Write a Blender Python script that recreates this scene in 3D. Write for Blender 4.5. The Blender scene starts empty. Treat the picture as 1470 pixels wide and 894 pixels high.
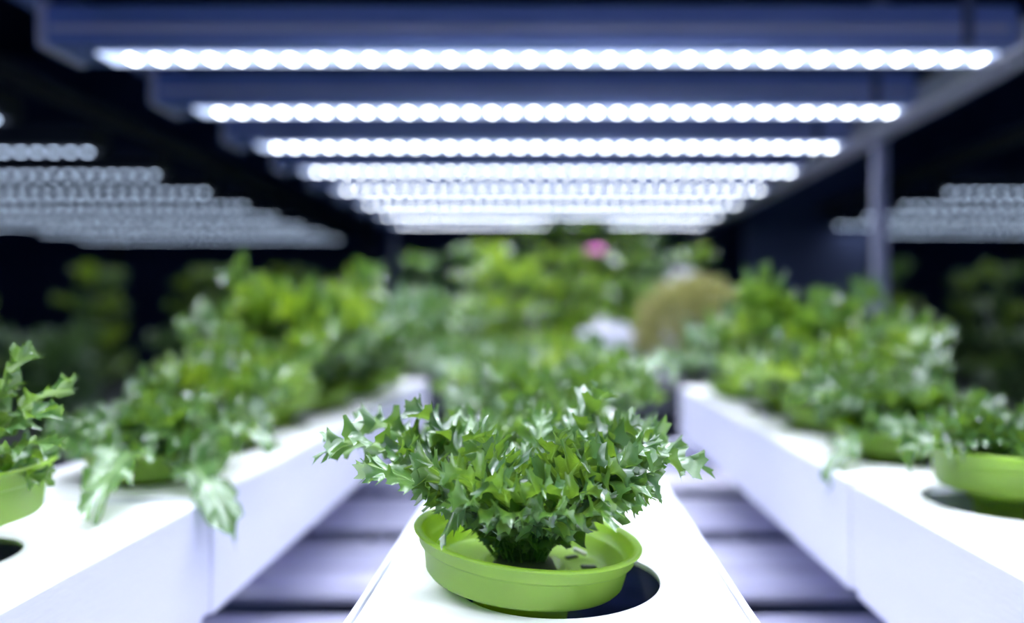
import bpy, math, random
import numpy as np
from mathutils import Vector, Matrix

# ------------------------------------------------------------------ camera
scene = bpy.context.scene
C = scene.collection
ZC = 1.20                     # lens height above the floor
FP = 1100.0                   # focal length in pixels of the 1470 px frame
cam_d = bpy.data.cameras.new('camera')
cam = bpy.data.objects.new('camera', cam_d); C.objects.link(cam)
cam.location = (0, 0, ZC); cam.rotation_euler = (math.pi/2, 0, 0)
cam_d.sensor_width = 36.0; cam_d.lens = FP/1470*36.0
cam_d.shift_x = -54/1470; cam_d.shift_y = 3/1470
cam_d.clip_start = 0.02; cam_d.clip_end = 50
cam_d.dof.use_dof = True
cam_d.dof.focus_distance = 0.375
cam_d.dof.aperture_fstop = (cam_d.lens/1000)/0.0115
scene.camera = cam

# ------------------------------------------------------------------ world, exposure
w = bpy.data.worlds.new('world'); scene.world = w; w.use_nodes = True
bg = w.node_tree.nodes['Background']
bg.inputs[0].default_value = (0.05, 0.09, 0.22, 1); bg.inputs[1].default_value = 1.0
scene.view_settings.view_transform = 'Standard'
scene.view_settings.look = 'None'
scene.view_settings.gamma = 1.0
scene.view_settings.exposure = 0.0
scene.view_settings.use_curve_mapping = False

LED_POWER = 20.0       # radiance of one diode seen from the side
BAR_WATTS = 3.9        # light each bar throws down
SIDE_POWER = 0.8
STRIP_GLOW = 2.3

# ------------------------------------------------------------------ helpers
def at(px, py, Y):
    """point of the photograph's frame at distance Y in front of the lens"""
    return Vector(((px-789.0)*Y/FP, Y, ZC-(py-450.0)*Y/FP))

def tag(o, label=None, cat=None, group=None, kind=None):
    if label: o['label'] = label
    if cat: o['category'] = cat
    if group: o['group'] = group
    if kind: o['kind'] = kind
    return o

def empty(name, loc, label=None, cat=None, group=None, rz=0):
    o = bpy.data.objects.new(name, None); C.objects.link(o)
    o.location = loc; o.rotation_euler = (0, 0, rz); o.empty_display_size = .02
    return tag(o, label, cat, group)

def mesh_from(verts, faces, smooth=False, name='mesh'):
    me = bpy.data.meshes.new(name)
    me.from_pydata([tuple(v) for v in verts], [], faces)
    me.update()
    if smooth: me.shade_smooth()
    return me

def link(name, me, mat, parent=None, loc=None, rot=None):
    if mat and not me.materials: me.materials.append(mat)
    o = bpy.data.objects.new(name, me); C.objects.link(o)
    if parent: o.parent = parent
    if loc is not None: o.location = loc
    if rot is not None: o.rotation_euler = rot
    return o

class MB:
    def __init__(s): s.v = []; s.f = []
    def add(s, vs, fs):
        n = len(s.v); s.v += [tuple(v) for v in vs]; s.f += [tuple(i+n for i in f) for f in fs]; return s
    def box(s, a, b, bev=0.0):
        x0, y0, z0 = a; x1, y1, z1 = b
        if bev <= 0:
            return s.add([(x0,y0,z0),(x1,y0,z0),(x1,y1,z0),(x0,y1,z0),(x0,y0,z1),(x1,y0,z1),(x1,y1,z1),(x0,y1,z1)],
                         [(0,3,2,1),(4,5,6,7),(0,1,5,4),(1,2,6,5),(2,3,7,6),(3,0,4,7)])
        import bmesh
        bm = bmesh.new(); r = bmesh.ops.create_cube(bm, size=1)
        for v in bm.verts:
            v.co = Vector(((x0+x1)/2+v.co.x*(x1-x0), (y0+y1)/2+v.co.y*(y1-y0), (z0+z1)/2+v.co.z*(z1-z0)))
        bmesh.ops.bevel(bm, geom=list(bm.edges), offset=bev, segments=2, affect='EDGES', profile=.5)
        bm.verts.index_update()
        vs = [v.co.copy() for v in bm.verts]; fs = [tuple(v.index for v in f.verts) for f in bm.faces]
        bm.free(); return s.add(vs, fs)
    def prism_x(s, prof, x0, x1):
        """profile of (y, z) extruded along x"""
        n = len(prof)
        vs = [(x0, y, z) for y, z in prof] + [(x1, y, z) for y, z in prof]
        fs = [(i, (i+1) % n, n+(i+1) % n, n+i) for i in range(n)] + [tuple(range(n))[::-1], tuple(range(n, 2*n))]
        return s.add(vs, fs)
    def prism_y(s, prof, y0, y1):
        n = len(prof)
        vs = [(x, y0, z) for x, z in prof] + [(x, y1, z) for x, z in prof]
        fs = [(i, n+i, n+(i+1) % n, (i+1) % n) for i in range(n)] + [tuple(range(n)), tuple(range(n, 2*n))[::-1]]
        return s.add(vs, fs)
    def lathe(s, prof, seg=64, c=(0, 0, 0)):
        n = len(prof); vs = []; fs = []
        for k in range(seg):
            a = 2*math.pi*k/seg
            for r, z in prof: vs.append((c[0]+r*math.cos(a), c[1]+r*math.sin(a), c[2]+z))
        for k in range(seg):
            k2 = (k+1) % seg
            for i in range(n-1): fs.append((k*n+i, k2*n+i, k2*n+i+1, k*n+i+1))
        return s.add(vs, fs)
    def build(s, name, mat, parent=None, loc=None, rot=None, smooth=False):
        me = mesh_from(s.v, s.f, smooth, name)
        return link(name, me, mat, parent, loc, rot)

# ------------------------------------------------------------------ materials
def mat_new(name):
    m = bpy.data.materials.new(name); m.use_nodes = True
    nt = m.node_tree; b = nt.nodes['Principled BSDF']
    return m, nt, b
def nd(nt, t, **kw):
    n = nt.nodes.new(t)
    for k, v in kw.items(): setattr(n, k, v)
    return n
def noise_tint(nt, b, c1, c2, scale, detail=4, rough_to=None, bump=0, bscale=None, stretch=(1, 1, 1)):
    tc = nd(nt, 'ShaderNodeTexCoord'); mp = nd(nt, 'ShaderNodeMapping'); mp.inputs['Scale'].default_value = stretch
    nt.links.new(tc.outputs['Object'], mp.inputs[0])
    n = nd(nt, 'ShaderNodeTexNoise'); n.inputs['Scale'].default_value = scale; n.inputs['Detail'].default_value = detail
    nt.links.new(mp.outputs[0], n.inputs['Vector'])
    r = nd(nt, 'ShaderNodeValToRGB'); r.color_ramp.elements[0].position = .3; r.color_ramp.elements[1].position = .7
    r.color_ramp.elements[0].color = (*c1, 1); r.color_ramp.elements[1].color = (*c2, 1)
    nt.links.new(n.outputs['Fac'], r.inputs[0]); nt.links.new(r.outputs[0], b.inputs['Base Color'])
    if bump:
        n2 = nd(nt, 'ShaderNodeTexNoise'); n2.inputs['Scale'].default_value = bscale or scale*4
        nt.links.new(mp.outputs[0], n2.inputs['Vector'])
        bp = nd(nt, 'ShaderNodeBump'); bp.inputs['Strength'].default_value = bump; bp.inputs['Distance'].default_value = .001
        nt.links.new(n2.outputs['Fac'], bp.inputs['Height']); nt.links.new(bp.outputs[0], b.inputs['Normal'])
def simple(name, c1, c2, scale=20, rough=.5, metal=0, bump=0, bscale=None, stretch=(1, 1, 1)):
    m, nt, b = mat_new(name)
    b.inputs['Roughness'].default_value = rough; b.inputs['Metallic'].default_value = metal
    noise_tint(nt, b, c1, c2, scale, bump=bump, bscale=bscale, stretch=stretch)
    return m

M = {}
M['shaded_white_plastic'] = simple('shaded_white_plastic', (.64, .65, .81), (.70, .71, .85), 14, .42, 0, .25, 260, (1, .25, 1))  # white plastic with the lavender shade of the side faces put into its colour
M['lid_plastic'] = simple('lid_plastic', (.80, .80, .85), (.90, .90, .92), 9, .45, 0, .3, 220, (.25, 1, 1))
M['metal'] = simple('brushed_metal', (.42, .43, .55), (.58, .58, .70), 6, .30, .75, .2, 90, (.1, 2, 2))
M['plank'] = simple('plank_metal', (.60, .59, .80), (.76, .75, .90), 5, .22, .45, .2, 60, (.15, 2, 2))
M['housing'] = simple('light_housing', (.16, .25, .58), (.26, .34, .70), 4, .36, .55, .1, 60, (.3, 2, 2))
M['beam'] = simple('beam_paint', (.46, .46, .60), (.56, .56, .70), 6, .45, .2)
M['dark_wall'] = simple('dark_wall', (.030, .045, .11), (.045, .065, .15), 3, .8)
M['dark_floor'] = simple('dark_floor', (.04, .06, .16), (.06, .09, .20), 3, .55)
M['black_plastic'] = simple('black_plastic', (.012, .016, .022), (.022, .028, .036), 12, .5)
M['shade_water'] = simple('nutrient_shade_water', (.035, .050, .20), (.05, .07, .26), 5, .08)  # navy colour stands for the shade inside the channels
M['root'] = simple('pale_root', (.75, .75, .66), (.9, .9, .82), 80, .6)
M['slot'] = simple('slot_dark', (.03, .05, .02), (.05, .07, .03), 60, .7)
M['petal'] = simple('petal_pink', (.55, .08, .38), (.75, .20, .55), 40, .6)
M['post_metal'] = simple('post_metal', (.20, .21, .32), (.28, .29, .42), 8, .35, .4)
M['screw'] = simple('bracket_metal', (.10, .12, .22), (.16, .18, .30), 30, .4, .6)

def plastic_green():
    m, nt, b = mat_new('lime_plastic')
    b.inputs['Roughness'].default_value = .30
    noise_tint(nt, b, (.27, .43, .085), (.32, .49, .10), 30)
    tr = nd(nt, 'ShaderNodeBsdfTranslucent'); tr.inputs[0].default_value = (.66, .90, .012, 1)
    mx = nd(nt, 'ShaderNodeMixShader'); mx.inputs[0].default_value = .46
    out = nt.nodes['Material Output']
    nt.links.new(b.outputs[0], mx.inputs[1]); nt.links.new(tr.outputs[0], mx.inputs[2]); nt.links.new(mx.outputs[0], out.inputs[0])
    return m
M['lime'] = plastic_green()

def emis(name, col, power, spot=False):
    m = bpy.data.materials.new(name); m.use_nodes = True; nt = m.node_tree
    nt.nodes.remove(nt.nodes['Principled BSDF'])
    e = nd(nt, 'ShaderNodeEmission'); e.inputs[0].default_value = (*col, 1); e.inputs[1].default_value = power
    nt.links.new(e.outputs[0], nt.nodes['Material Output'].inputs[0])
    return m
M['led'] = emis('led_chip', (.86, .91, 1.0), LED_POWER)
M['led_side'] = emis('led_chip_dim', (.58, .74, 1.0), SIDE_POWER*14)
M['strip'] = emis('led_strip_glow', (.55, .68, 1.0), STRIP_GLOW)
M['strip_side'] = emis('led_strip_dim', (.30, .38, .60), SIDE_POWER*.45)

def leaf_mat(name, dark, mid, trans, vein, rough=.36, tmix=.29, bump=.5):
    m, nt, b = mat_new(name); L = nt.links.new
    uv = nd(nt, 'ShaderNodeUVMap'); uv.uv_map = 'leafuv'
    sx = nd(nt, 'ShaderNodeSeparateXYZ'); L(uv.outputs[0], sx.inputs[0])
    tc = nd(nt, 'ShaderNodeTexCoord'); oi = nd(nt, 'ShaderNodeObjectInfo')
    n = nd(nt, 'ShaderNodeTexNoise'); n.inputs['Scale'].default_value = 55; n.inputs['Detail'].default_value = 3
    L(tc.outputs['Object'], n.inputs['Vector'])
    add = nd(nt, 'ShaderNodeMath', operation='ADD'); L(n.outputs['Fac'], add.inputs[0])
    sc = nd(nt, 'ShaderNodeMath', operation='MULTIPLY'); sc.inputs[1].default_value = .45; L(oi.outputs['Random'], sc.inputs[0])
    L(sc.outputs[0], add.inputs[1])
    r = nd(nt, 'ShaderNodeValToRGB'); r.color_ramp.elements[0].position = .35; r.color_ramp.elements[1].position = 1.0
    r.color_ramp.elements[0].color = (*dark, 1); r.color_ramp.elements[1].color = (*mid, 1)
    L(add.outputs[0], r.inputs[0])
    # midrib (t small) and side veins (lines of constant s)
    mr = nd(nt, 'ShaderNodeMapRange'); mr.inputs['From Min'].default_value = .03; mr.inputs['From Max'].default_value = .13
    mr.inputs['To Min'].default_value = .85; mr.inputs['To Max'].default_value = 0; L(sx.outputs[1], mr.inputs[0])
    m9 = nd(nt, 'ShaderNodeMath', operation='MULTIPLY'); m9.inputs[1].default_value = 8; L(sx.outputs[0], m9.inputs[0])
    fr = nd(nt, 'ShaderNodeMath', operation='FRACT'); L(m9.outputs[0], fr.inputs[0])
    pp = nd(nt, 'ShaderNodeMath', operation='SUBTRACT'); pp.inputs[1].default_value = .5; L(fr.outputs[0], pp.inputs[0])
    ab = nd(nt, 'ShaderNodeMath', operation='ABSOLUTE'); L(pp.outputs[0], ab.inputs[0])
    mv = nd(nt, 'ShaderNodeMapRange'); mv.inputs['From Min'].default_value = 0; mv.inputs['From Max'].default_value = .09
    mv.inputs['To Min'].default_value = .35; mv.inputs['To Max'].default_value = 0; L(ab.outputs[0], mv.inputs[0])
    mxv = nd(nt, 'ShaderNodeMath', operation='MAXIMUM'); L(mr.outputs[0], mxv.inputs[0]); L(mv.outputs[0], mxv.inputs[1])
    mc = nd(nt, 'ShaderNodeMix', data_type='RGBA'); L(mxv.outputs[0], mc.inputs[0]); L(r.outputs[0], mc.inputs[6])
    mc.inputs[7].default_value = (*vein, 1)
    L(mc.outputs[2], b.inputs['Base Color'])
    b.inputs['Roughness'].default_value = rough
    b.inputs['Specular IOR Level'].default_value = .75; b.inputs['Specular Tint'].default_value = (.9, 1, .97, 1)
    b.inputs['Coat Weight'].default_value = 1.0; b.inputs['Coat Roughness'].default_value = .23; b.inputs['Coat IOR'].default_value = 1.75
    # relief: puckers between the veins
    n2 = nd(nt, 'ShaderNodeTexNoise'); n2.inputs['Scale'].default_value = 260; L(tc.outputs['Object'], n2.inputs['Vector'])
    sb = nd(nt, 'ShaderNodeMath', operation='SUBTRACT'); L(n2.outputs['Fac'], sb.inputs[0]); L(mxv.outputs[0], sb.inputs[1])
    bp = nd(nt, 'ShaderNodeBump'); bp.inputs['Strength'].default_value = bump; bp.inputs['Distance'].default_value = .0008
    L(sb.outputs[0], bp.inputs['Height']); L(bp.outputs[0], b.inputs['Normal'])
    tr = nd(nt, 'ShaderNodeBsdfTranslucent')
    mt = nd(nt, 'ShaderNodeMix', data_type='RGBA'); mt.inputs[0].default_value = .35
    mt.inputs[6].default_value = (*trans, 1); L(mc.outputs[2], mt.inputs[7]); L(mt.outputs[2], tr.inputs[0])
    ms = nd(nt, 'ShaderNodeMixShader'); ms.inputs[0].default_value = tmix
    L(b.outputs[0], ms.inputs[1]); L(tr.outputs[0], ms.inputs[2]); L(ms.outputs[0], nt.nodes['Material Output'].inputs[0])
    return m
M['leaf'] = leaf_mat('lettuce_leaf', (.010, .046, .020), (.056, .150, .042), (.34, .60, .03), (.34, .50, .24))
M['leaf_yellow'] = leaf_mat('yellow_green_leaf', (.045, .13, .018), (.17, .32, .03), (.52, .75, .03), (.40, .55, .20))
M['leaf_blue'] = leaf_mat('blue_green_leaf', (.10, .20, .12), (.30, .42, .32), (.35, .55, .20), (.55, .65, .50), rough=.4)
M['leaf_olive'] = leaf_mat('olive_leaf', (.13, .15, .035), (.34, .33, .10), (.50, .48, .12), (.4, .4, .2), rough=.6, bump=.2)
M['leaf_dark'] = leaf_mat('dark_leaf', (.03, .085, .04), (.09, .19, .06), (.15, .3, .03), (.12, .2, .08), rough=.5)
M['leaf_highlight'] = leaf_mat('highlight_leaf', (.55, .56, .62), (.80, .78, .86), (.6, .6, .65), (.8, .8, .85), rough=.5)  # near-white leaf colour paints in the highlights on kale leaves

# ------------------------------------------------------------------ frilly leaf
def leaf_mesh(seed, B, side, L, W, mat, teeth=30, ruffle=.34, waves=5.0, nt_=8, per=4, tooth=.0030, lobes=4, lobe_d=.28,
              tipr=.22, petiole=.10, cup=.15, thick_rib=True, name='leaf'):
    """B: three spine points (base, control, tip); side: vector across the leaf; L: length along the spine"""
    rng = random.Random(seed)
    P0, P1, P2 = [np.array(p, float) for p in B]
    ns = teeth*per+1
    s = np.linspace(0, 1, ns)[:, None]; t = np.linspace(0, 1, nt_+1)[None, :]
    t = t**.85
    def spine(u):
        u = u[..., None]; q = (1-u)**2*P0+2*u*(1-u)*P1+u**2*P2
        d = 2*(1-u)*(P1-P0)+2*u*(P2-P1)
        return q, d/np.maximum(np.linalg.norm(d, axis=-1, keepdims=True), 1e-9)
    sd = np.array(side, float)
    verts = []; faces = []; uvs = []
    phs = rng.uniform(0, 6.28)
    for sg in (-1, 1):
        ph = [rng.uniform(0, 6.28) for _ in range(8)]
        f1 = waves*rng.uniform(.85, 1.15); f2 = f1*rng.uniform(2.1, 2.6)
        a = np.radians(80)*(1-s**2.4)
        k = np.clip((s-.08)/.62, 0, 1); k = k*k*(3-2*k)
        R = W*(petiole+(1-petiole)*k)
        Rt = tipr*L*(.85+.3*rng.random())
        kt = np.clip((s-.72)/.28, 0, 1); kt = kt*kt*(3-2*kt)
        R = R*(1-kt)+Rt*kt
        lob = np.abs(np.sin(math.pi*(lobes*s+ph[0]/6.28*.3)))**.6
        R = R*(1-lobe_d*(1-lob)*k)*(1+.10*np.sin(6.283*(lobes*2.7)*s+ph[6]))
        tp = np.zeros((ns, 1)); pat = [0, .30, 1.0, .12] if per == 4 else [0, 1.0, .15]
        hs = np.array([rng.uniform(.45, 1.25) for _ in range(teeth+1)])
        for i in range(ns):
            tp[i, 0] = pat[(i+1) % per]*hs[i//per]
        tp *= np.clip(s*4, .0, 1)
        x = sg*R*t*np.sin(a)
        y = s*(1-tipr)*L+R*t*np.cos(a)
        A = ruffle*W*np.clip(s*2.4, .05, 1)
        tt = t**2.3
        wv = np.sin(6.283*f1*s+ph[1])+.60*np.sin(6.283*f2*s+ph[2])*t**3+.35*np.sin(6.283*f1*.37*s+ph[5])
        z = A*tt*wv+cup*(x*x)/max(W, 1e-6)+.03*W*np.sin(9*s+phs)
        y = y+A*.45*tt*np.cos(6.283*f1*s+ph[1]+.5)
        x = x+sg*A*.30*tt*np.cos(6.283*f2*s+ph[3])*t
        if thick_rib: z = z-np.maximum(0, (.0022*(1-s))*(1-t/.12))
        u = y/L
        q, T = spine(np.clip(u, 0, 1.0))
        over = np.clip(u-1, 0, None)[..., None]*L
        S = sd-(T@sd)[..., None]*T; S /= np.linalg.norm(S, axis=-1, keepdims=True)
        N = np.cross(S, T)
        P = q+T*over+S*x[..., None]+N*z[..., None]
        out = P[:, -1]-P[:, -2]; out /= np.maximum(np.linalg.norm(out, axis=-1, keepdims=True), 1e-9)
        fwd = np.gradient(P[:, -1], axis=0); fl = np.linalg.norm(fwd, axis=-1, keepdims=True)
        stretch = np.clip(fl/np.maximum(fl.mean(), 1e-9), .5, 1.15)      # teeth grow with the margin they stand on
        P[:, -1] += tooth*tp*stretch*(out+.30*fwd/np.maximum(fl, 1e-9))
        n0 = len(verts); nc = nt_+1
        verts += [tuple(v) for v in P.reshape(-1, 3)]
        su = np.broadcast_to(s, (ns, nc)); tu = np.broadcast_to(t, (ns, nc))
        uvs.append(np.stack([su, tu], -1).reshape(-1, 2))
        idx = (np.arange(ns-1)[:, None]*nc+np.arange(nc-1)[None, :]+n0).reshape(-1)
        if sg > 0: fs = np.stack([idx, idx+1, idx+nc+1, idx+nc], -1)
        else: fs = np.stack([idx, idx+nc, idx+nc+1, idx+1], -1)
        faces.append(fs)
    faces = np.concatenate(faces); uvs = np.concatenate(uvs)
    me = bpy.data.meshes.new(name)
    me.vertices.add(len(verts)); me.vertices.foreach_set('co', np.array(verts, np.float32).ravel())
    me.loops.add(len(faces)*4); me.loops.foreach_set('vertex_index', faces.ravel().astype(np.int32))
    me.polygons.add(len(faces)); me.polygons.foreach_set('loop_start', np.arange(0, len(faces)*4, 4, dtype=np.int32))
    me.polygons.foreach_set('loop_total', np.full(len(faces), 4, np.int32))
    ul = me.uv_layers.new(name='leafuv')
    ul.data.foreach_set('uv', uvs[faces.ravel()].astype(np.float32).ravel())
    me.update(calc_edges=True); me.validate(); me.shade_smooth()
    me.materials.append(mat)
    return me

def bez_len(B, n=16):
    p = [((1-u)**2)*Vector(B[0])+2*u*(1-u)*Vector(B[1])+u*u*Vector(B[2]) for u in [i/n for i in range(n+1)]]
    return sum((p[i+1]-p[i]).length for i in range(n))

def key_leaf(parent, seed, base, tip, lift, W, mat, roll=0, **kw):
    """a leaf from base to tip in world space; lift raises (or lowers) the middle of its midrib"""
    o = parent.location
    b = Vector(base)-o; tp = Vector(tip)-o
    mid = b.lerp(tp, .5)+Vector((0, 0, lift))
    d = (tp-b); side = Vector((-d.y, d.x, 0))
    if side.length < .004: side = Vector((1, 0, 0))
    side.normalize(); side = Matrix.Rotation(roll, 3, d.normalized()) @ side
    # z of the leaf (S x T) must look up or inward
    if (side.cross(d)).z < 0: side = -side
    B = (b, mid, tp); L = bez_len(B)
    me = leaf_mesh(seed, [tuple(p) for p in B], tuple(side), L, W, mat, **kw)
    return link('leaf', me, None, parent)

# canonical leaves 0.10 m long growing along +Y, arching over by different amounts
def variants(prefix, mat, n, seed0, W=.024, **kw):
    out = []
    for i in range(n):
        rng = random.Random(seed0+i)
        arch = i/(n-1)                       # 0 upright .. 1 spreading
        tipv = (rng.uniform(-.012, .012), .035+.060*arch, .092-.050*arch)
        ctl = (rng.uniform(-.006, .006), .012+.028*arch, .055+.005*arch)
        B = [(0, 0, 0), ctl, tipv]
        side = (1, rng.uniform(-.25, .25), rng.uniform(-.2, .2))
        out.append(leaf_mesh(seed0+i, B, side, bez_len(B), W*rng.uniform(.85, 1.2), mat, name=prefix, **kw))
    return out
MID = dict(teeth=40, nt_=7, per=3, tooth=.0030, ruffle=.30, waves=7)
V = {
 'leaf': variants('frilly_leaf', M['leaf'], 7, 100, **MID),
 'leaf_yellow': variants('frilly_yellow_leaf', M['leaf_yellow'], 6, 140, W=.028, **MID),
 'leaf_blue': variants('kale_leaf', M['leaf_blue'], 5, 180, W=.034, teeth=16, nt_=6, tooth=.002, ruffle=.22, waves=4, lobe_d=.15),
 'leaf_dark': variants('dark_leaf', M['leaf_dark'], 5, 220, W=.030, teeth=14, nt_=5, tooth=.003, ruffle=.26, waves=3.5),
 'leaf_highlight': variants('highlight_leaf', M['leaf_highlight'], 4, 260, W=.040, teeth=12, nt_=5, tooth=.001, ruffle=.2, waves=3, lobe_d=.08),
 'broad': variants('broad_leaf', M['leaf_yellow'], 5, 300, W=.030, teeth=10, nt_=5, tooth=.0004, ruffle=.12, waves=2.5, lobe_d=.05, cup=.4),
}
def spray(parent, z0, kinds, n, size, seed, spread=1.0, up=0, r0=.006, lean=(0, 0), flat=1.0):
    """n leaves round a crown, the outer ones lower and longer"""
    rng = random.Random(seed)
    for i in range(n):
        f = (i+.5)/n                         # 0 inner .. 1 outer
        az = i*2.39996+rng.uniform(-.3, .3)
        vs = V[rng.choice(kinds)]
        k = min(len(vs)-1, max(0, int((f*spread+rng.uniform(-.2, .2)-up)*len(vs))))
        sc = size/.1*(.55+.5*f**.7)*rng.uniform(.85, 1.15)
        tilt = rng.uniform(-.18, .12)+(-.10*f)*spread
        o = link('leaf', vs[k], None, parent)
        mtx = Matrix.Translation((r0*math.sin(-az)+lean[0]*0, r0*math.cos(az), z0)) @ Matrix.Rotation(az, 4, 'Z') @ Matrix.Rotation(tilt, 4, 'X') @ Matrix.Rotation(rng.uniform(-.35, .35), 4, 'Y')
        o.matrix_local = Matrix.Rotation(lean[0], 4, 'Y') @ Matrix.Rotation(lean[1], 4, 'X') @ mtx @ Matrix.Diagonal((sc, sc, sc*flat, 1))

# ------------------------------------------------------------------ pot with a broad dish on a tube
def pot_mesh(R=.062, H=.023, tube=.095, rt=.026):
    b = MB()
    prof = [(rt*.86, -tube), (rt*.9, -tube+.001), (rt, -.014), (rt*1.25, -.006), (R*.76, -.0006), (R*.835, .0004), (R*.865, .0025), (R*.90, H*.62), (R*.912, H*.66),
            (R*.935, H*.68), (R*.945, H*.72), (R*.965, H*.93), (R*.985, H*.97), (R, H*.985), (R*1.002, H*1.0), (R*.995, H*1.035), (R*.965, H*1.04), (R*.93, H*1.01), (R*.915, H*.95),
            (R*.895, H*.70), (R*.86, H*.66), (R*.845, H*.60), (R*.80, H*.24), (R*.76, H*.17), (R*.45, H*.14), (R*.41, H*.17), (R*.38, H*.30), (R*.34, H*.30), (R*.32, H*.1), (.001, H*.02)]
    b.lathe(prof, 72)
    return mesh_from(b.v, b.f, True, 'net_pot')
POT = pot_mesh(H=.0225, tube=.088)
POT_TALL = pot_mesh(H=.031, tube=.098)
SLOT = MB().box((-.0016, -.0045, -.0008), (.0016, .0045, .0008), .0005); SLOT = mesh_from(SLOT.v, SLOT.f, True, 'slot')
ROOTB = MB().box((-.0045, -.0014, -.0012), (.0045, .0014, .0012), .0009); ROOTB = mesh_from(ROOTB.v, ROOTB.f, True, 'root_tip')
PLUG = MB().lathe([(.001, .009), (.009, .0085), (.015, .006), (.018, .001), (.018, -.004), (.001, -.004)], 20); PLUG = mesh_from(PLUG.v, PLUG.f, True, 'plug')

def pot(parent, z, roll=0, slots=False, tall=False):
    p = link('net_pot', POT_TALL if tall else POT, M['lime'], parent, (0, 0, z), (0, roll, 0))
    link('growing_plug', PLUG, M['slot'], p, (0, 0, .003))
    if slots:
        for a in (-1.0, -.55, -.1, .35, .8, 1.25, 1.7):
            link('slot', SLOT, M['slot'], p, (.038*math.cos(a), .038*math.sin(a), .0040), (0, 0, a+math.pi/2))
        for (a, r, z2, ry) in ((.72, .041, .0075, .3), (-.02, .044, .0070, 1.3)):
            o = link('root_tip', ROOTB, M['root'], p, (r*math.cos(a), r*math.sin(a), z2), (0.3, .35, ry))
            o['label'] = 'pale root tip lying in the dish'
    return p

# ------------------------------------------------------------------ setting
def slab(name, a, b, mat, kind='structure'):
    return tag(MB().box(a, b).build(name, mat), kind=kind)
slab('floor', (-4.2, -2.2, -.1), (4.2, 5.2, 0), M['dark_floor'])
slab('ceiling', (-4.2, -2.2, 2.9), (4.2, 5.2, 3.0), M['dark_wall'])
slab('wall_back', (-4.2, 5.1, 0), (4.2, 5.2, 2.9), M['dark_wall'])
slab('wall_left', (-4.2, -2.1, 0), (-4.1, 5.1, 2.9), M['dark_wall'])
slab('wall_right', (4.1, -2.1, 0), (4.2, 5.1, 2.9), M['dark_wall'])

# ------------------------------------------------------------------ the rack: posts, beams, lower planks
ZR = ZC-.145          # top of the channels
ZB = ZC-.238          # their underside
ZP = ZC-.340          # top of the planks below them
ZL = ZC+.352          # diodes
rack = empty('growing_rack', (0, 0, 0), 'grey metal rack carrying the white channels, with slatted deck below them', 'rack')
for (x, y) in ((.668, 1.55), (-.70, -1.0), (.655, -1.0), (-.70, 3.45), (.655, 3.45)):
    MB().box((x-.013, y-.013, 0), (x+.013, y+.013, 1.98), .003).build('post', M['post_metal'], rack)
MB().box((.615, -1.1, ZL-.006), (.672, 3.5, ZL+.034), .003).build('side_beam', M['beam'], rack)
MB().box((-.70, -1.1, ZL+.056), (-.66, 3.5, ZL+.094), .003).build('side_beam', M['housing'], rack)
for x in (-.68, .655):
    MB().box((x-.014, -1.1, ZP-.075), (x+.014, 3.5, ZP-.036), .003).build('side_beam', M['beam'], rack)
def plank_profile(y0, wd, z):
    pts = []
    n = 24
    for i in range(n+1):
        f = i/n
        rib = .009*math.exp(-((f-.28)/.06)**2)+.009*math.exp(-((f-.62)/.06)**2)-.004*math.exp(-((f-.88)/.05)**2)
        pts.append((y0+wd*f, z+rib))
    return pts+[(y0+wd, z-.007), (y0, z-.007)]
pk = MB().prism_x(plank_profile(0, .222, 0), -.68, .665)
pm = mesh_from(pk.v, pk.f, True, 'plank'); pm.materials.append(M['plank'])
try:
    pm.set_sharp_from_angle(angle=math.radians(40))
except Exception: pass
Y0 = 0.922
for k in range(-5, 8):
    link('plank', pm, None, rack, (0, Y0+k*.28-.236-.28+.235, ZP))
for y in (.28, 1.42, 2.1, 3.0):
    MB().box((-.68, y-.02, ZB-.045), (.665, y+.02, ZB), .002).build('cross_beam', M['beam'], rack)
for y in (.28, 1.42, 2.1, 3.0):
    for x in (-.64, .63):
        MB().box((x-.015, y-.015, ZP-.04), (x+.015, y+.015, ZB-.044)).build('support_leg', M['beam'], rack)

# ------------------------------------------------------------------ grow lights
led_m = MB().lathe([(.0001, -.0015), (.0045, -.0014), (.0055, -.0004), (.0055, .0008)], 12)
led_m.v = [(x, y*2.6, z) for x, y, z in led_m.v]
led_m = mesh_from(led_m.v, led_m.f, True, 'led'); led_m.materials.append(M['led'])
HW = .672
hb = MB()
hb.prism_x([(-.042, .004), (-.040, 0), (.044, 0), (.046, .004), (.046, .050), (.020, .056), (-.030, .056), (-.042, .050)], -HW+.012, .612)
hb_m = mesh_from(hb.v, hb.f, False, 'housing'); hb_m.materials.append(M['housing'])
gr = MB(); gr.box((-HW+.02, -.0445, .017), (.60, -.0405, .025), .0015)
gr_m = mesh_from(gr.v, gr.f, False, 'ridge'); gr_m.materials.append(M['beam'])
st = MB().box((-.612, -.010, -.0012), (.606, .038, .0005)); st_m = mesh_from(st.v, st.f, False, 'strip'); st_m.materials.append(M['strip'])
cp = MB().box((-.006, -.044, -.003), (.006, .048, .058), .002); cp_m = mesh_from(cp.v, cp.f, False, 'cap'); cp_m.materials.append(M['beam'])
bk = MB().box((-.006, -.05, -.002), (.006, -.038, .066), .001); bk_m = mesh_from(bk.v, bk.f, False, 'bracket'); bk_m.materials.append(M['screw'])
names = ['nearest', 'second nearest', 'third nearest', 'fourth nearest', 'fifth nearest', 'sixth nearest', 'seventh nearest', 'farthest']
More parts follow.
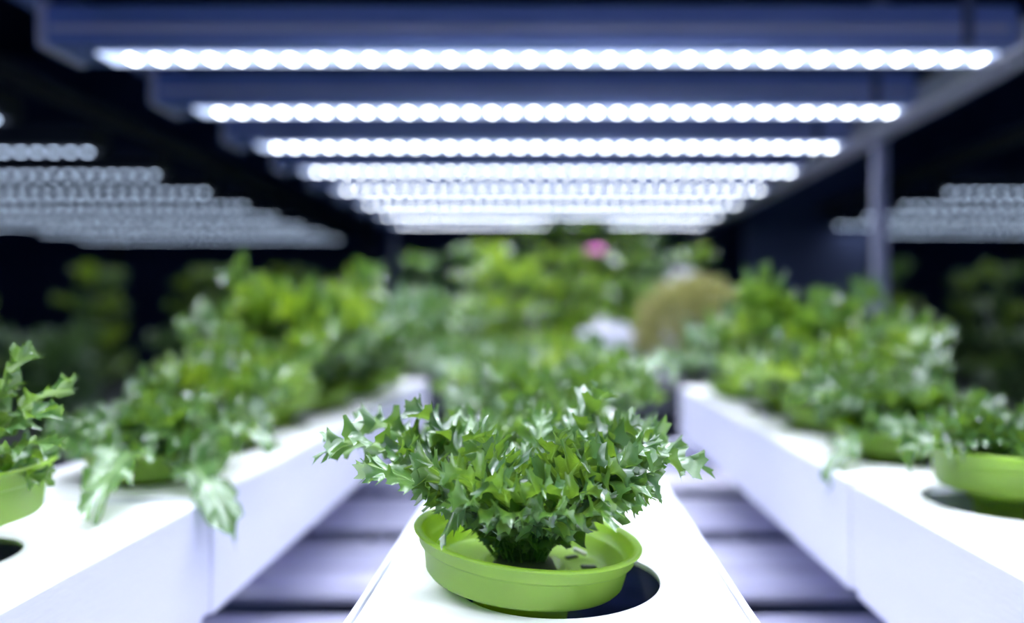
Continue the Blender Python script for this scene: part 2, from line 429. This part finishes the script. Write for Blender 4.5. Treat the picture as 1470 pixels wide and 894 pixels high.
for k in range(-5, 8):
    y = 1.065+.28*k-.022
    if k >= 0: lab = names[k]+' white LED grow light bar in view above the centre channels'
    else: lab = 'white LED grow light bar overhead in front of the picture, out of view'
    g = empty('grow_light', (0, y, ZL), lab, 'light', 'LED bars above the centre channels' if k >= 0 else 'LED bars overhead out of view')
    link('housing', hb_m, None, g); link('housing_ridge', gr_m, None, g)
    link('led_strip', st_m, None, g); link('end_cap', cp_m, None, g, (-HW+.008, 0, 0)); link('bracket', bk_m, None, g, (.545, 0, 0))
    for i in range(33):
        link('led', led_m, None, g, (-.575+i*.0365, .014, -.0016))
    ld = bpy.data.lights.new('bar_light', 'AREA'); ld.shape = 'RECTANGLE'; ld.size = 1.19; ld.size_y = .012
    ld.energy = BAR_WATTS; ld.color = (.86, .91, 1.0); ld.spread = math.radians(125)
    lo = bpy.data.objects.new('bar_light', ld); C.objects.link(lo); lo.parent = g; lo.location = (.009, .014, -.0045)

# ------------------------------------------------------------------ planting channels
def lid_mesh(hw, y0, y1, holes, th=.003):
    """flat lid from y0 to y1 with round holes (yc, r)"""
    b = MB(); SEG = 64
    def rect(a, c):
        b.box((-hw, a, -th), (hw, c, 0))
    cur = y0
    for hole in holes:
        yc, r = hole[:2]; xc = hole[2] if len(hole) > 2 else 0
        h = max(r+.008, .05); a, c = yc-h, yc+h
        if a > cur+1e-5: rect(cur, a)
        ring = []; outer = []
        for k in range(SEG):
            an = 2*math.pi*(k+.5)/SEG; cx, sx = math.cos(an), math.sin(an)
            ring.append((xc+r*cx, yc+r*sx))
            q = min(hw/max(abs(cx), 1e-9), h/max(abs(sx), 1e-9))
            outer.append((q*cx, yc+q*sx))
        # snap nearest samples to the corners
        for sx_ in (-1, 1):
            for sy_ in (-1, 1):
                cc = (sx_*hw, yc+sy_*h); j = min(range(SEG), key=lambda i: (outer[i][0]-cc[0])**2+(outer[i][1]-cc[1])**2); outer[j] = cc
        vs = []
        for (rx, ry), (ox, oy) in zip(ring, outer):
            vs += [(rx, ry, 0), (ox, oy, 0), (rx, ry, -th), (ox, oy, -th)]
        fs = []
        for k in range(SEG):
            i = 4*k; j = 4*((k+1) % SEG)
            fs += [(i, i+1, j+1, j), (i+2, j+2, j+3, i+3), (i, j, j+2, i+2), (i+1, i+3, j+3, j+1)]
        b.add(vs, fs); cur = c
    if cur < y1-1e-5: rect(cur, y1)
    return mesh_from(b.v, b.f, False, 'lid')

def channel(name, x, hwid, segs, holes, label):
    t = empty(name, (x, 0, ZB), label, 'planter', 'white planting channels')
    Ht = ZR-ZB
    for (a, c) in segs:
        b = MB(); w_ = .004
        b.box((-hwid, a, 0), (-hwid+w_, c, Ht)); b.box((hwid-w_, a, 0), (hwid, c, Ht))
        b.box((-hwid+w_, a, 0), (hwid-w_, c, w_))
        b.box((-hwid+w_, a, w_), (hwid-w_, a+w_, Ht-.004)); b.box((-hwid+w_, c-w_, w_), (hwid-w_, c, Ht-.004))
        o = b.build('channel_body', M['shaded_white_plastic'], t)
        bv = o.modifiers.new('bevel', 'BEVEL'); bv.width = .0012; bv.segments = 2; bv.limit_method = 'ANGLE'
        MB().box((-hwid+w_+.0005, a+w_+.0005, w_), (hwid-w_-.0005, c-w_-.0005, .030)).build('shade_water', M['shade_water'], t)  # water sheet added to darken the inside seen through the holes
        hs = [h for h in holes if a < h[0] < c]
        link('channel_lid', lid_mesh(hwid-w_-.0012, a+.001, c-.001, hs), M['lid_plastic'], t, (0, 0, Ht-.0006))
    for (a, c), (a2, c2) in zip(segs, segs[1:]):
        b = MB(); h2 = hwid-.0025; m_ = (c-.012, a2+.012)
        b.prism_y([(-h2, -.0002+.0025), (h2, .0025), (h2, Ht-.003), (-h2, Ht-.003)], c+.0005, a2-.0005)
        b.build('shade_groove_sleeve', M['shaded_white_plastic'], t)  # inset sleeve added to give the joint its shaded groove
    return t
XL, XRt = -.365, .357
HOLE = .062
hc = [(.4215, .0560, .0035), (.605, HOLE), (.79, HOLE), (.975, HOLE), (1.16, HOLE), (1.345, HOLE)]
hl = [(.456, .043), (.69, .05), (.845, HOLE), (1.0, .05), (1.18, HOLE), (1.39, HOLE), (1.56, HOLE)]
hr = [(.595, .062), (.79, .062), (.975, HOLE), (1.145, HOLE), (1.33, HOLE)]
channel('planting_channel', 0.001, .0985, [(-.35, 1.5)], hc, 'middle white planting channel with the sharply focused lettuce')
channel('planting_channel', XL, .0985, [(-.35, .588), (.606, 1.67)], hl, 'left white planting channel with a joint in its side')
channel('planting_channel', XRt, .0985, [(-.35, .643), (.662, 1.52)], hr, 'right white planting channel seen along its inner side')

# ------------------------------------------------------------------ hero lettuce
hero_c = Vector((-.014, .4175, ZC-.1420))
hero = empty('potted_lettuce', hero_c, 'sharp green frilly lettuce in a tilted lime dish, front centre', 'plant')
pot(hero, 0, math.radians(6.5), True)
cr = hero_c+Vector((0, 0, .008))
HR = dict(teeth=66, nt_=10, per=4, tooth=.0027, ruffle=.28, waves=7.5, lobes=4)
keys = [
 # base offset px,   tip(px,py,depth), lift, W, roll, ruffle, material
 ((-8, 0),  (445, 650, .405), .052, .021, 0.35, .36),
 ((-10, 0), (505, 672, .365), .028, .018, -.25, .30),
 ((-6, 4),  (500, 612, .440), .050, .020, .30, .40),
 ((-4, 0),  (585, 580, .425), .030, .024, .15, .24),
 ((-4, 4),  (655, 588, .465), .030, .017, -.3, .38),
 ((-2, 4),  (700, 625, .440), .018, .016, .2, .40),
 ((-8, -3), (636, 790, .358), .072, .014, .1, .36),
 ((-4, -4), (556, 636, .400), .026, .017, -.35, .40),
 ((-4, -6), (600, 650, .362), .012, .016, .2, .42),
 ((-3, -6), (652, 668, .345), .012, .016, .1, .42),
 ((0, -6),  (715, 688, .338), .010, .017, -.1, .42),
 ((3, -6),  (778, 690, .338), .012, .016, .2, .42),
 ((0, -2),  (700, 648, .372), .026, .016, -.2, .42),
 ((0, 2),   (745, 655, .400), .020, .016, .2, .42),
 ((4, 0),   (805, 612, .385), .016, .015, .45, .28),
 ((4, 5),   (866, 545, .440), .020, .025, -.15, .26),
 ((2, 6),   (785, 585, .455), .036, .013, .4, .36),
 ((5, 2),   (900, 612, .425), .032, .018, .2, .38),
 ((6, -3),  (850, 645, .368), .018, .018, -.2, .42),
 ((6, -4),  (908, 668, .368), .022, .018, .1, .40),
 ((8, -2),  (950, 655, .385), .044, .019, -.2, .40),
 ((8, 0),   (1018, 672, .405), .048, .020, .15, .34),
 ((7, 3),   (965, 622, .445), .044, .020, .2, .42),
 ((8, -4),  (935, 722, .368), .048, .014, -.1, .38),
 ((5, -6),  (850, 700, .345), .018, .015, .2, .40),
 ((7, -4),  (905, 728, .375), .040, .012, .1, .34),
 ((2, 0),   (845, 620, .400), .024, .016, -.4, .40),
 ((-4, 2),  (620, 625, .430), .030, .016, .0, .44),
 ((-6, -4), (590, 700, .372), .022, .016, .2, .40),
 ((-5, -5), (662, 720, .340), .018, .015, -.2, .40),
 ((-1, -6), (735, 735, .332), .016, .014, .1, .40),
 ((3, -6),  (805, 735, .334), .016, .014, -.1, .40),
 ((6, -5),  (880, 735, .345), .020, .015, .15, .40),
 ((8, -2),  (948, 700, .380), .042, .016, .2, .40),
 ((7, -4),  (925, 742, .365), .046, .014, -.2, .40),
 ((-3, -2), (680, 610, .395), .022, .016, .3, .40),
 ((5, 0),   (930, 612, .420), .040, .017, -.2, .40),
]
for i, (bo, tipc, lift, W, roll, rf) in enumerate(keys):
    front = tipc[2] < .37
    kw = dict(HR); kw['ruffle'] = rf*(.56 if front else .72)
    if front: W *= 1.22; kw['waves'] = 6
    m_ = M['leaf']
    key_leaf(hero, 500+i, cr+Vector((bo[0]*.0012, bo[1]*.0012, 0)), at(*tipc), lift, W*1.15, m_, roll, **kw)
rng = random.Random(11)
for i in range(16):
    az = rng.uniform(0, 6.283); r = rng.uniform(.022, .072); h = rng.uniform(.030, .052)+.012*(r/.07)
    ex = 1.15
    tipp = cr+Vector((ex*r*math.cos(az), .8*r*math.sin(az), h))
    kw = dict(HR); kw['ruffle'] = .34; kw['teeth'] = 54; kw['nt_'] = 9
    key_leaf(hero, 560+i, cr+Vector((.006*math.cos(az), .006*math.sin(az), 0)), tipp, rng.uniform(.008, .022), rng.uniform(.012, .017), M['leaf'], rng.uniform(-.5, .5), **kw)

# ------------------------------------------------------------------ the other lettuces on the channels
def lettuce(x, y, zdish, n, size, seed, label, kinds=('leaf',), group='lettuces along the white channels', spread=1.0, up=0, keys=(), roll=0, tall=1.0, W=.02):
    t = empty('potted_lettuce', (x, y, ZR+zdish), label, 'plant', group)
    pot(t, 0, roll, tall=zdish >= .0095)
    spray(t, .006, kinds, n, size, seed, spread, up, flat=tall)
    c = Vector((x, y, ZR+zdish+.008))
    for j, (tipc, lift, wd, rl) in enumerate(keys):
        key_leaf(t, seed*7+j, c, at(*tipc), lift, wd, M[kinds[0]], rl, teeth=36, nt_=7, per=3, tooth=.0028, ruffle=.26, waves=6)
    return t
# middle channel, behind the sharp one
lettuce(0, .605, .006, 40, .095, 21, 'blurred green lettuce directly behind the sharp one on the middle channel', up=.05)
lettuce(0, .79, .006, 34, .120, 22, 'third lettuce back along the middle channel', up=.15)
lettuce(0.01, .975, .006, 30, .135, 23, 'fourth lettuce back along the middle channel', kinds=('leaf', 'leaf_yellow'))
lettuce(-.03, 1.16, .006, 28, .140, 24, 'fifth lettuce back along the middle channel', kinds=('leaf', 'leaf_dark'))
lettuce(.02, 1.345, .006, 22, .125, 25, 'hindmost lettuce on the middle channel', kinds=('leaf', 'leaf_blue'))
# left channel
lettuce(XL, .456, .020, 28, .064, 31, 'lettuce in a raised lime funnel pot at the left edge', roll=-.05,
        keys=[((55, 490, .45), .02, .016, .2), ((118, 545, .45), .03, .014, -.1), ((90, 590, .43), .03, .016, .3), ((100, 640, .42), .03, .014, .1), ((20, 540, .44), .02, .016, 0)])
lettuce(XL+.012, .690, .004, 42, .092, 32, 'spreading lettuce with leaves drooping over the left channel edge', spread=1.15,
        keys=[((345, 800, .555), .062, .020, .35), ((118, 765, .50), .055, .024, .1), ((410, 650, .66), .05, .014, .1), ((290, 590, .62), .03, .018, 0), ((200, 560, .66), .03, .018, 0)])
lettuce(XL, .845, .008, 30, .118, 33, 'upright lettuce behind the drooping one on the left channel', kinds=('leaf', 'leaf_yellow'), up=.15,
        keys=[((250, 455, .83), .06, .025, .2), ((330, 455, .84), .03, .028, .1)])
lettuce(XL+.005, 1.0, .024, 28, .135, 34, 'lettuce in a raised lime dish half way along the left channel', kinds=('leaf_yellow', 'leaf'), up=.1)
lettuce(XL, 1.18, .006, 32, .215, 35, 'tallest leafy lettuce toward the far end of the left channel', kinds=('leaf_yellow', 'leaf'), up=.2, tall=1.2)
lettuce(XL+.01, 1.39, .006, 30, .210, 36, 'blue green tinged lettuce near the far end of the left channel', kinds=('leaf', 'leaf_blue'), up=.15, tall=1.15)
lettuce(XL+.01, 1.56, .006, 16, .10, 37, 'small last lettuce at the very end of the left channel', kinds=('leaf_blue', 'leaf'))
# right channel
lettuce(XRt+.004, .600, .0100, 36, .086, 41, 'lettuce in a raised lime dish at the right edge', kinds=('leaf',), up=.05)
lettuce(XRt-.002, .79, .006, 42, .105, 42, 'wide lettuce with one leaf drooping over the right channel edge', spread=1.1,
        keys=[((1188, 695, .70), .06, .020, .1), ((1372, 468, .80), .03, .018, .0), ((1230, 470, .80), .03, .022, 0), ((1130, 560, .78), .04, .02, 0)])
lettuce(XRt, .965, .008, 32, .145, 43, 'bright lettuce third along the right channel', kinds=('leaf', 'leaf_yellow'), up=.1)
lettuce(XRt, 1.145, .018, 34, .190, 44, 'yellow green upright lettuce in a lime dish toward the far end of the right channel', kinds=('leaf_yellow', 'leaf'), up=.2, tall=1.15)
lettuce(XRt-.02, 1.33, .006, 26, .125, 45, 'last lettuce on the right channel before the olive mound', kinds=('leaf', 'leaf_blue'))

# ------------------------------------------------------------------ black growing bed at the back of the rack with taller plants
bed = empty('growing_bed', (0, 0, 0), 'black tray of growing plants behind the channel ends', 'planter')
bb = MB(); x0, x1, y0, y1, z0, z1 = -.60, .60, 1.74, 3.06, ZB+.001, ZB+.07
bb.box((x0, y0, z0), (x1, y1, z0+.006)); bb.box((x0, y0, z0), (x1, y0+.008, z1)); bb.box((x0, y1-.008, z0), (x1, y1, z1))
bb.box((x0, y0, z0), (x0+.008, y1, z1)); bb.box((x1-.008, y0, z0), (x1, y1, z1))
bb.build('tray', M['black_plastic'], bed)
MB().box((x0+.009, y0+.009, z0+.007), (x1-.009, y1-.009, z1-.012)).build('soil', M['black_plastic'], bed)
ZS = z1-.012
def bush(x, y, z, n, size, seed, label, kinds, group='tall plants behind the channels', up=.2, spread=.9, tiers=1, name='leafy_plant', rise=.10, cat='plant'):
    t = empty(name, (x, y, z), label, cat, group)
    st_ = MB().lathe([(.011, 0), (.009, rise*max(tiers-1, 0)+.01), (.0005, rise*max(tiers-1, 0)+.02)], 8)
    st_.build('stem', M['leaf'] if False else M['slot'], t, smooth=True)
    for q in range(tiers):
        spray(t, .003+rise*q, kinds, n, size*(1-.12*q), seed+q*13, spread, up)
    return t
bush(-.42, 1.86, ZS, 14, .15, 61, 'blurred lettuce at the left front corner of the black bed', ('leaf', 'leaf_dark'), tiers=1)
bush(-.22, 1.90, ZS, 14, .17, 62, 'blue green kale behind the end of the left channel', ('leaf_blue', 'leaf'), tiers=2)
bush(-.02, 1.86, ZS, 14, .15, 63, 'dark green plant behind the middle channel', ('leaf_dark', 'leaf'), tiers=1)
bush(.12, 2.00, ZS, 12, .13, 64, 'low dark plant before the white planter boxes', ('leaf_dark',), tiers=1)
bush(-.38, 2.2, ZS, 13, .19, 65, 'tall bushy plant at the left of the black bed', ('leaf', 'leaf_blue'), tiers=2, rise=.13)
bush(-.12, 2.25, ZS, 12, .19, 66, 'yellow green broad leaved plant left of centre in the bed', ('broad', 'leaf_yellow'), tiers=3, rise=.12)
bush(.52, 2.12, ZS, 12, .16, 67, 'dark green kale at the right side of the bed', ('leaf_dark', 'leaf_blue'), tiers=2, rise=.13)
bush(.06, 2.62, ZS, 12, .19, 68, 'tall yellow green plant in the middle of the bed below the lamps', ('broad', 'leaf_yellow'), tiers=5, rise=.105)
bush(.28, 2.62, ZS, 12, .19, 69, 'tall mid green plant right of the pink flower', ('leaf_yellow', 'leaf', 'broad'), tiers=5, rise=.10)
bush(-.22, 2.68, ZS, 12, .18, 70, 'tall pale green plant at the back left of the bed', ('leaf_blue', 'broad'), tiers=4, rise=.115)
bush(.50, 2.66, ZS, 12, .18, 71, 'tall olive green plant at the back right corner of the bed', ('leaf_dark', 'leaf_yellow'), tiers=4, rise=.11)
bush(.17, 2.92, ZS, 12, .20, 72, 'rearmost yellow plant rising between the lamp bars', ('broad', 'leaf_yellow'), tiers=5, rise=.115)
bush(-.46, 2.75, ZS, 10, .17, 73, 'dark plant at the back left corner of the bed', ('leaf_dark', 'leaf'), tiers=4, rise=.105)
bush(-.06, 2.95, ZS, 10, .19, 76, 'dark leafy plant in the last row left of the rearmost yellow one', ('leaf_dark', 'leaf_yellow', 'leaf'), tiers=5, rise=.11)
bush(.40, 2.93, ZS, 10, .19, 77, 'mid green plant in the last row right of the rearmost yellow one', ('leaf_dark', 'leaf', 'leaf_blue'), tiers=5, rise=.105)
bush(-.30, 2.95, ZS, 10, .18, 78, 'mid green plant in the last row at the left', ('leaf', 'leaf_dark'), tiers=4, rise=.115)

# olive mound of very fine foliage
mound_c = Vector((.345, 1.84, ZS))
mound = empty('fine_leaved_plant', mound_c, 'rounded olive brown mound of fine foliage behind the right channel', 'plant')
MB().lathe([(.012, 0), (.01, .05), (.001, .06)], 8).build('stem', M['slot'], mound)
fv = leaf_mesh(901, [(0, 0, 0), (0, .014, .01), (0, .028, .005)], (1, 0, 0), .03, .006, M['leaf_olive'], teeth=6, nt_=3, tooth=.002, ruffle=.5, waves=2, name='sprig')
rngm = random.Random(5)
vsum = []; fsum = []; base = np.array([v.co[:] for v in fv.vertices]); polys = [tuple(p.vertices) for p in fv.polygons]
uvb = np.zeros(len(fv.loops)*2, np.float32); fv.uv_layers['leafuv'].data.foreach_get('uv', uvb)
NS = 1500; allv = []; allf = []
for i in range(NS):
    u = rngm.uniform(-.35, 1); a = rngm.uniform(0, 6.283); rr = math.sqrt(1-u*u)
    nrm = Vector((rr*math.cos(a), rr*math.sin(a), u)); rad = rngm.uniform(.75, 1)
    p = Vector((nrm.x*.130*rad, nrm.y*.115*rad, .128+nrm.z*.128*rad))
    q = nrm.to_track_quat('Y', 'Z').to_matrix() @ Matrix.Rotation(rngm.uniform(0, 6.28), 3, 'Y') @ Matrix.Rotation(rngm.uniform(-.7, .7), 3, 'X')
    allv.append(base @ np.array(q).T+np.array(p[:])); off = i*len(base)
    allf += [tuple(j+off for j in f) for f in polys]
me = bpy.data.meshes.new('fine_foliage'); me.from_pydata(np.concatenate(allv).tolist(), [], allf)
ul = me.uv_layers.new(name='leafuv'); ul.data.foreach_set('uv', np.tile(uvb, NS)); me.update(); me.materials.append(M['leaf_olive'])
tag(link('fine_foliage', me, None, mound), kind='stuff')

# white planter boxes seen between the plants
for (xa, xb, yy, lab) in ((.09, .235, 2.18, 'left of two white planter boxes among the plants at the back'), (.25, .36, 2.24, 'right of two white planter boxes among the plants at the back')):
    t = empty('planter_box', ((xa+xb)/2, yy, ZS), lab, 'planter', 'white planter boxes at the back')
    hw_ = (xb-xa)/2
    b = MB(); b.box((-hw_, -.05, 0), (hw_, .05, ZC-.055-ZS), .006); b.box((-hw_-.004, -.054, ZC-.070-ZS), (hw_+.004, .054, ZC-.048-ZS), .004)
    b.build('box', M['shaded_white_plastic'], t)
    spray(t, ZC-.06-ZS, ('leaf_highlight',), 9, .06, int(xa*100), 1.3)
bush(.41, 2.36, ZS, 11, .13, 75, 'plant with leaf highlights painted as white leaves, rising behind the olive mound', ('leaf_highlight', 'leaf_blue'), tiers=3, rise=.115, name='highlight_leaved_plant')  # bright leaf highlights, painted by the near-white leaf colour
slab('trim_1', (.80, 3.12, 0), (1.30, 3.16, 2.3), M['dark_wall'])
# pink flower
fl = empty('pink_flower', (.150, 2.50, ZC+.20), 'small pink flower head among the leaves below the lamp bars', 'flower')
st2 = MB().lathe([(.003, ZS-ZC-.20), (.002, -.01)], 6); st2.build('stem', M['slot'], fl)
pb = MB()
for k in range(12):
    a = k*2.4; r = .010+.0016*k
    pb.lathe([(.0002, .007), (.008, .003), (.009, -.003), (.0002, -.007)], 8, (r*math.cos(a), r*math.sin(a)*.8, .015-.0016*k))
pb.build('petal_cluster', M['petal'], fl, smooth=True)

# ------------------------------------------------------------------ neighbouring racks, dimly lit
led_s = MB()
for i in range(34): led_s.lathe([(.0001, -.0015), (.0065, -.001), (.0065, .0008)], 6, (-.60+i*.0363, .014, -.0016))
led_sm = mesh_from(led_s.v, led_s.f, False, 'leds'); led_sm.materials.append(M['led_side'])
st2 = MB().box((-.612, -.006, -.0012), (.612, .034, .0005)); st_sm = mesh_from(st2.v, st2.f, False, 'strip'); st_sm.materials.append(M['strip_side'])
hs2 = MB().prism_x([(-.042, 0), (.046, 0), (.046, .05), (-.042, .05)], -.63, .63); hs_m = mesh_from(hs2.v, hs2.f, False, 'housing'); hs_m.materials.append(M['black_plastic'])
ordn = ['first', 'second', 'third', 'fourth', 'fifth', 'sixth', 'seventh', 'eighth', 'ninth']
for side, cx, ks, wd in (('left', -.990-.612, range(0, 9), 0), ('right', 1.15+.612, range(3, 8), 0)):
    for k in ks:
        y = 1.37+.28*k
        g = empty('grow_light', (cx, y, ZL), '%s dim grow light bar from the front over the %s neighbouring rack' % (ordn[k-ks[0]], side), 'light', 'dim LED bars over the %s rack' % side)
        link('housing', hs_m, None, g); link('led_strip', st_sm, None, g)
        tag(link('led_row', led_sm, None, g), kind='stuff')
        ld = bpy.data.lights.new('bar_light', 'AREA'); ld.shape = 'RECTANGLE'; ld.size = 1.19; ld.size_y = .02
        ld.energy = .7; ld.color = (.86, .91, 1.0); ld.spread = math.radians(160)
        lo = bpy.data.objects.new('bar_light', ld); C.objects.link(lo); lo.parent = g; lo.location = (0, .014, -.0045)
    r = empty('growing_rack', (cx, 0, 0), 'dark neighbouring rack on the %s with dim lights and shaded plants' % side, 'rack', 'neighbouring racks')
    for (x, y) in ((-.66, .9), (.66, 4.0), (-.66, 4.0)):
        MB().box((x-.017, y-.017, 0), (x+.017, y+.017, 1.98)).build('post', M['black_plastic'], r)
    for x in (-.66, .66):
        MB().box((x-.014, .9, ZL+.052), (x+.014, 4.05, ZL+.085)).build('side_beam', M['black_plastic'], r)
    MB().box((-.66, 1.3, ZC-.34), (.66, 4.0, ZC-.30)).build('shelf', M['black_plastic'], r)
    rg = random.Random(3 if side == 'left' else 4)
    spots = [(-.45, 1.75), (.0, 1.7), (.42, 1.8), (-.3, 2.3), (.15, 2.25), (.5, 2.4), (-.5, 2.8), (-.1, 2.85), (.35, 2.9), (-.35, 3.4), (.1, 3.45), (.5, 3.4), (-.55, 3.75), (-.15, 3.8), (.3, 3.8), (.58, 3.0)]
    wheres = ['front row outer end', 'front row centre', 'front row inner end', 'second row outer end', 'second row centre', 'second row inner end',
              'third row outer end', 'third row centre', 'third row inner end', 'back row outer end', 'back row centre', 'back row inner end',
              'behind the back row at its outer end', 'behind the back row at its centre', 'behind the back row toward the inner end', 'beside the inner post in the third row']
    if side == 'right':
        wheres = [q.replace('outer', 'TMP').replace('inner', 'outer').replace('TMP', 'inner') for q in wheres]
    for (sx_, sy_), wh in zip(spots, wheres):
        kinds = ('leaf_dark', 'leaf_dark', 'leaf_yellow', 'broad') if sy_ > 2.5 else ('leaf_dark',)
        bush(cx+sx_+rg.uniform(-.04, .04), sy_, ZC-.30, 10, .20, rg.randint(1, 9999), 'shaded plant on the %s rack, %s' % (side, wh), kinds,
             group='shaded plants on the %s rack' % side, tiers=4 if sy_ > 2.5 else 2, rise=.13)
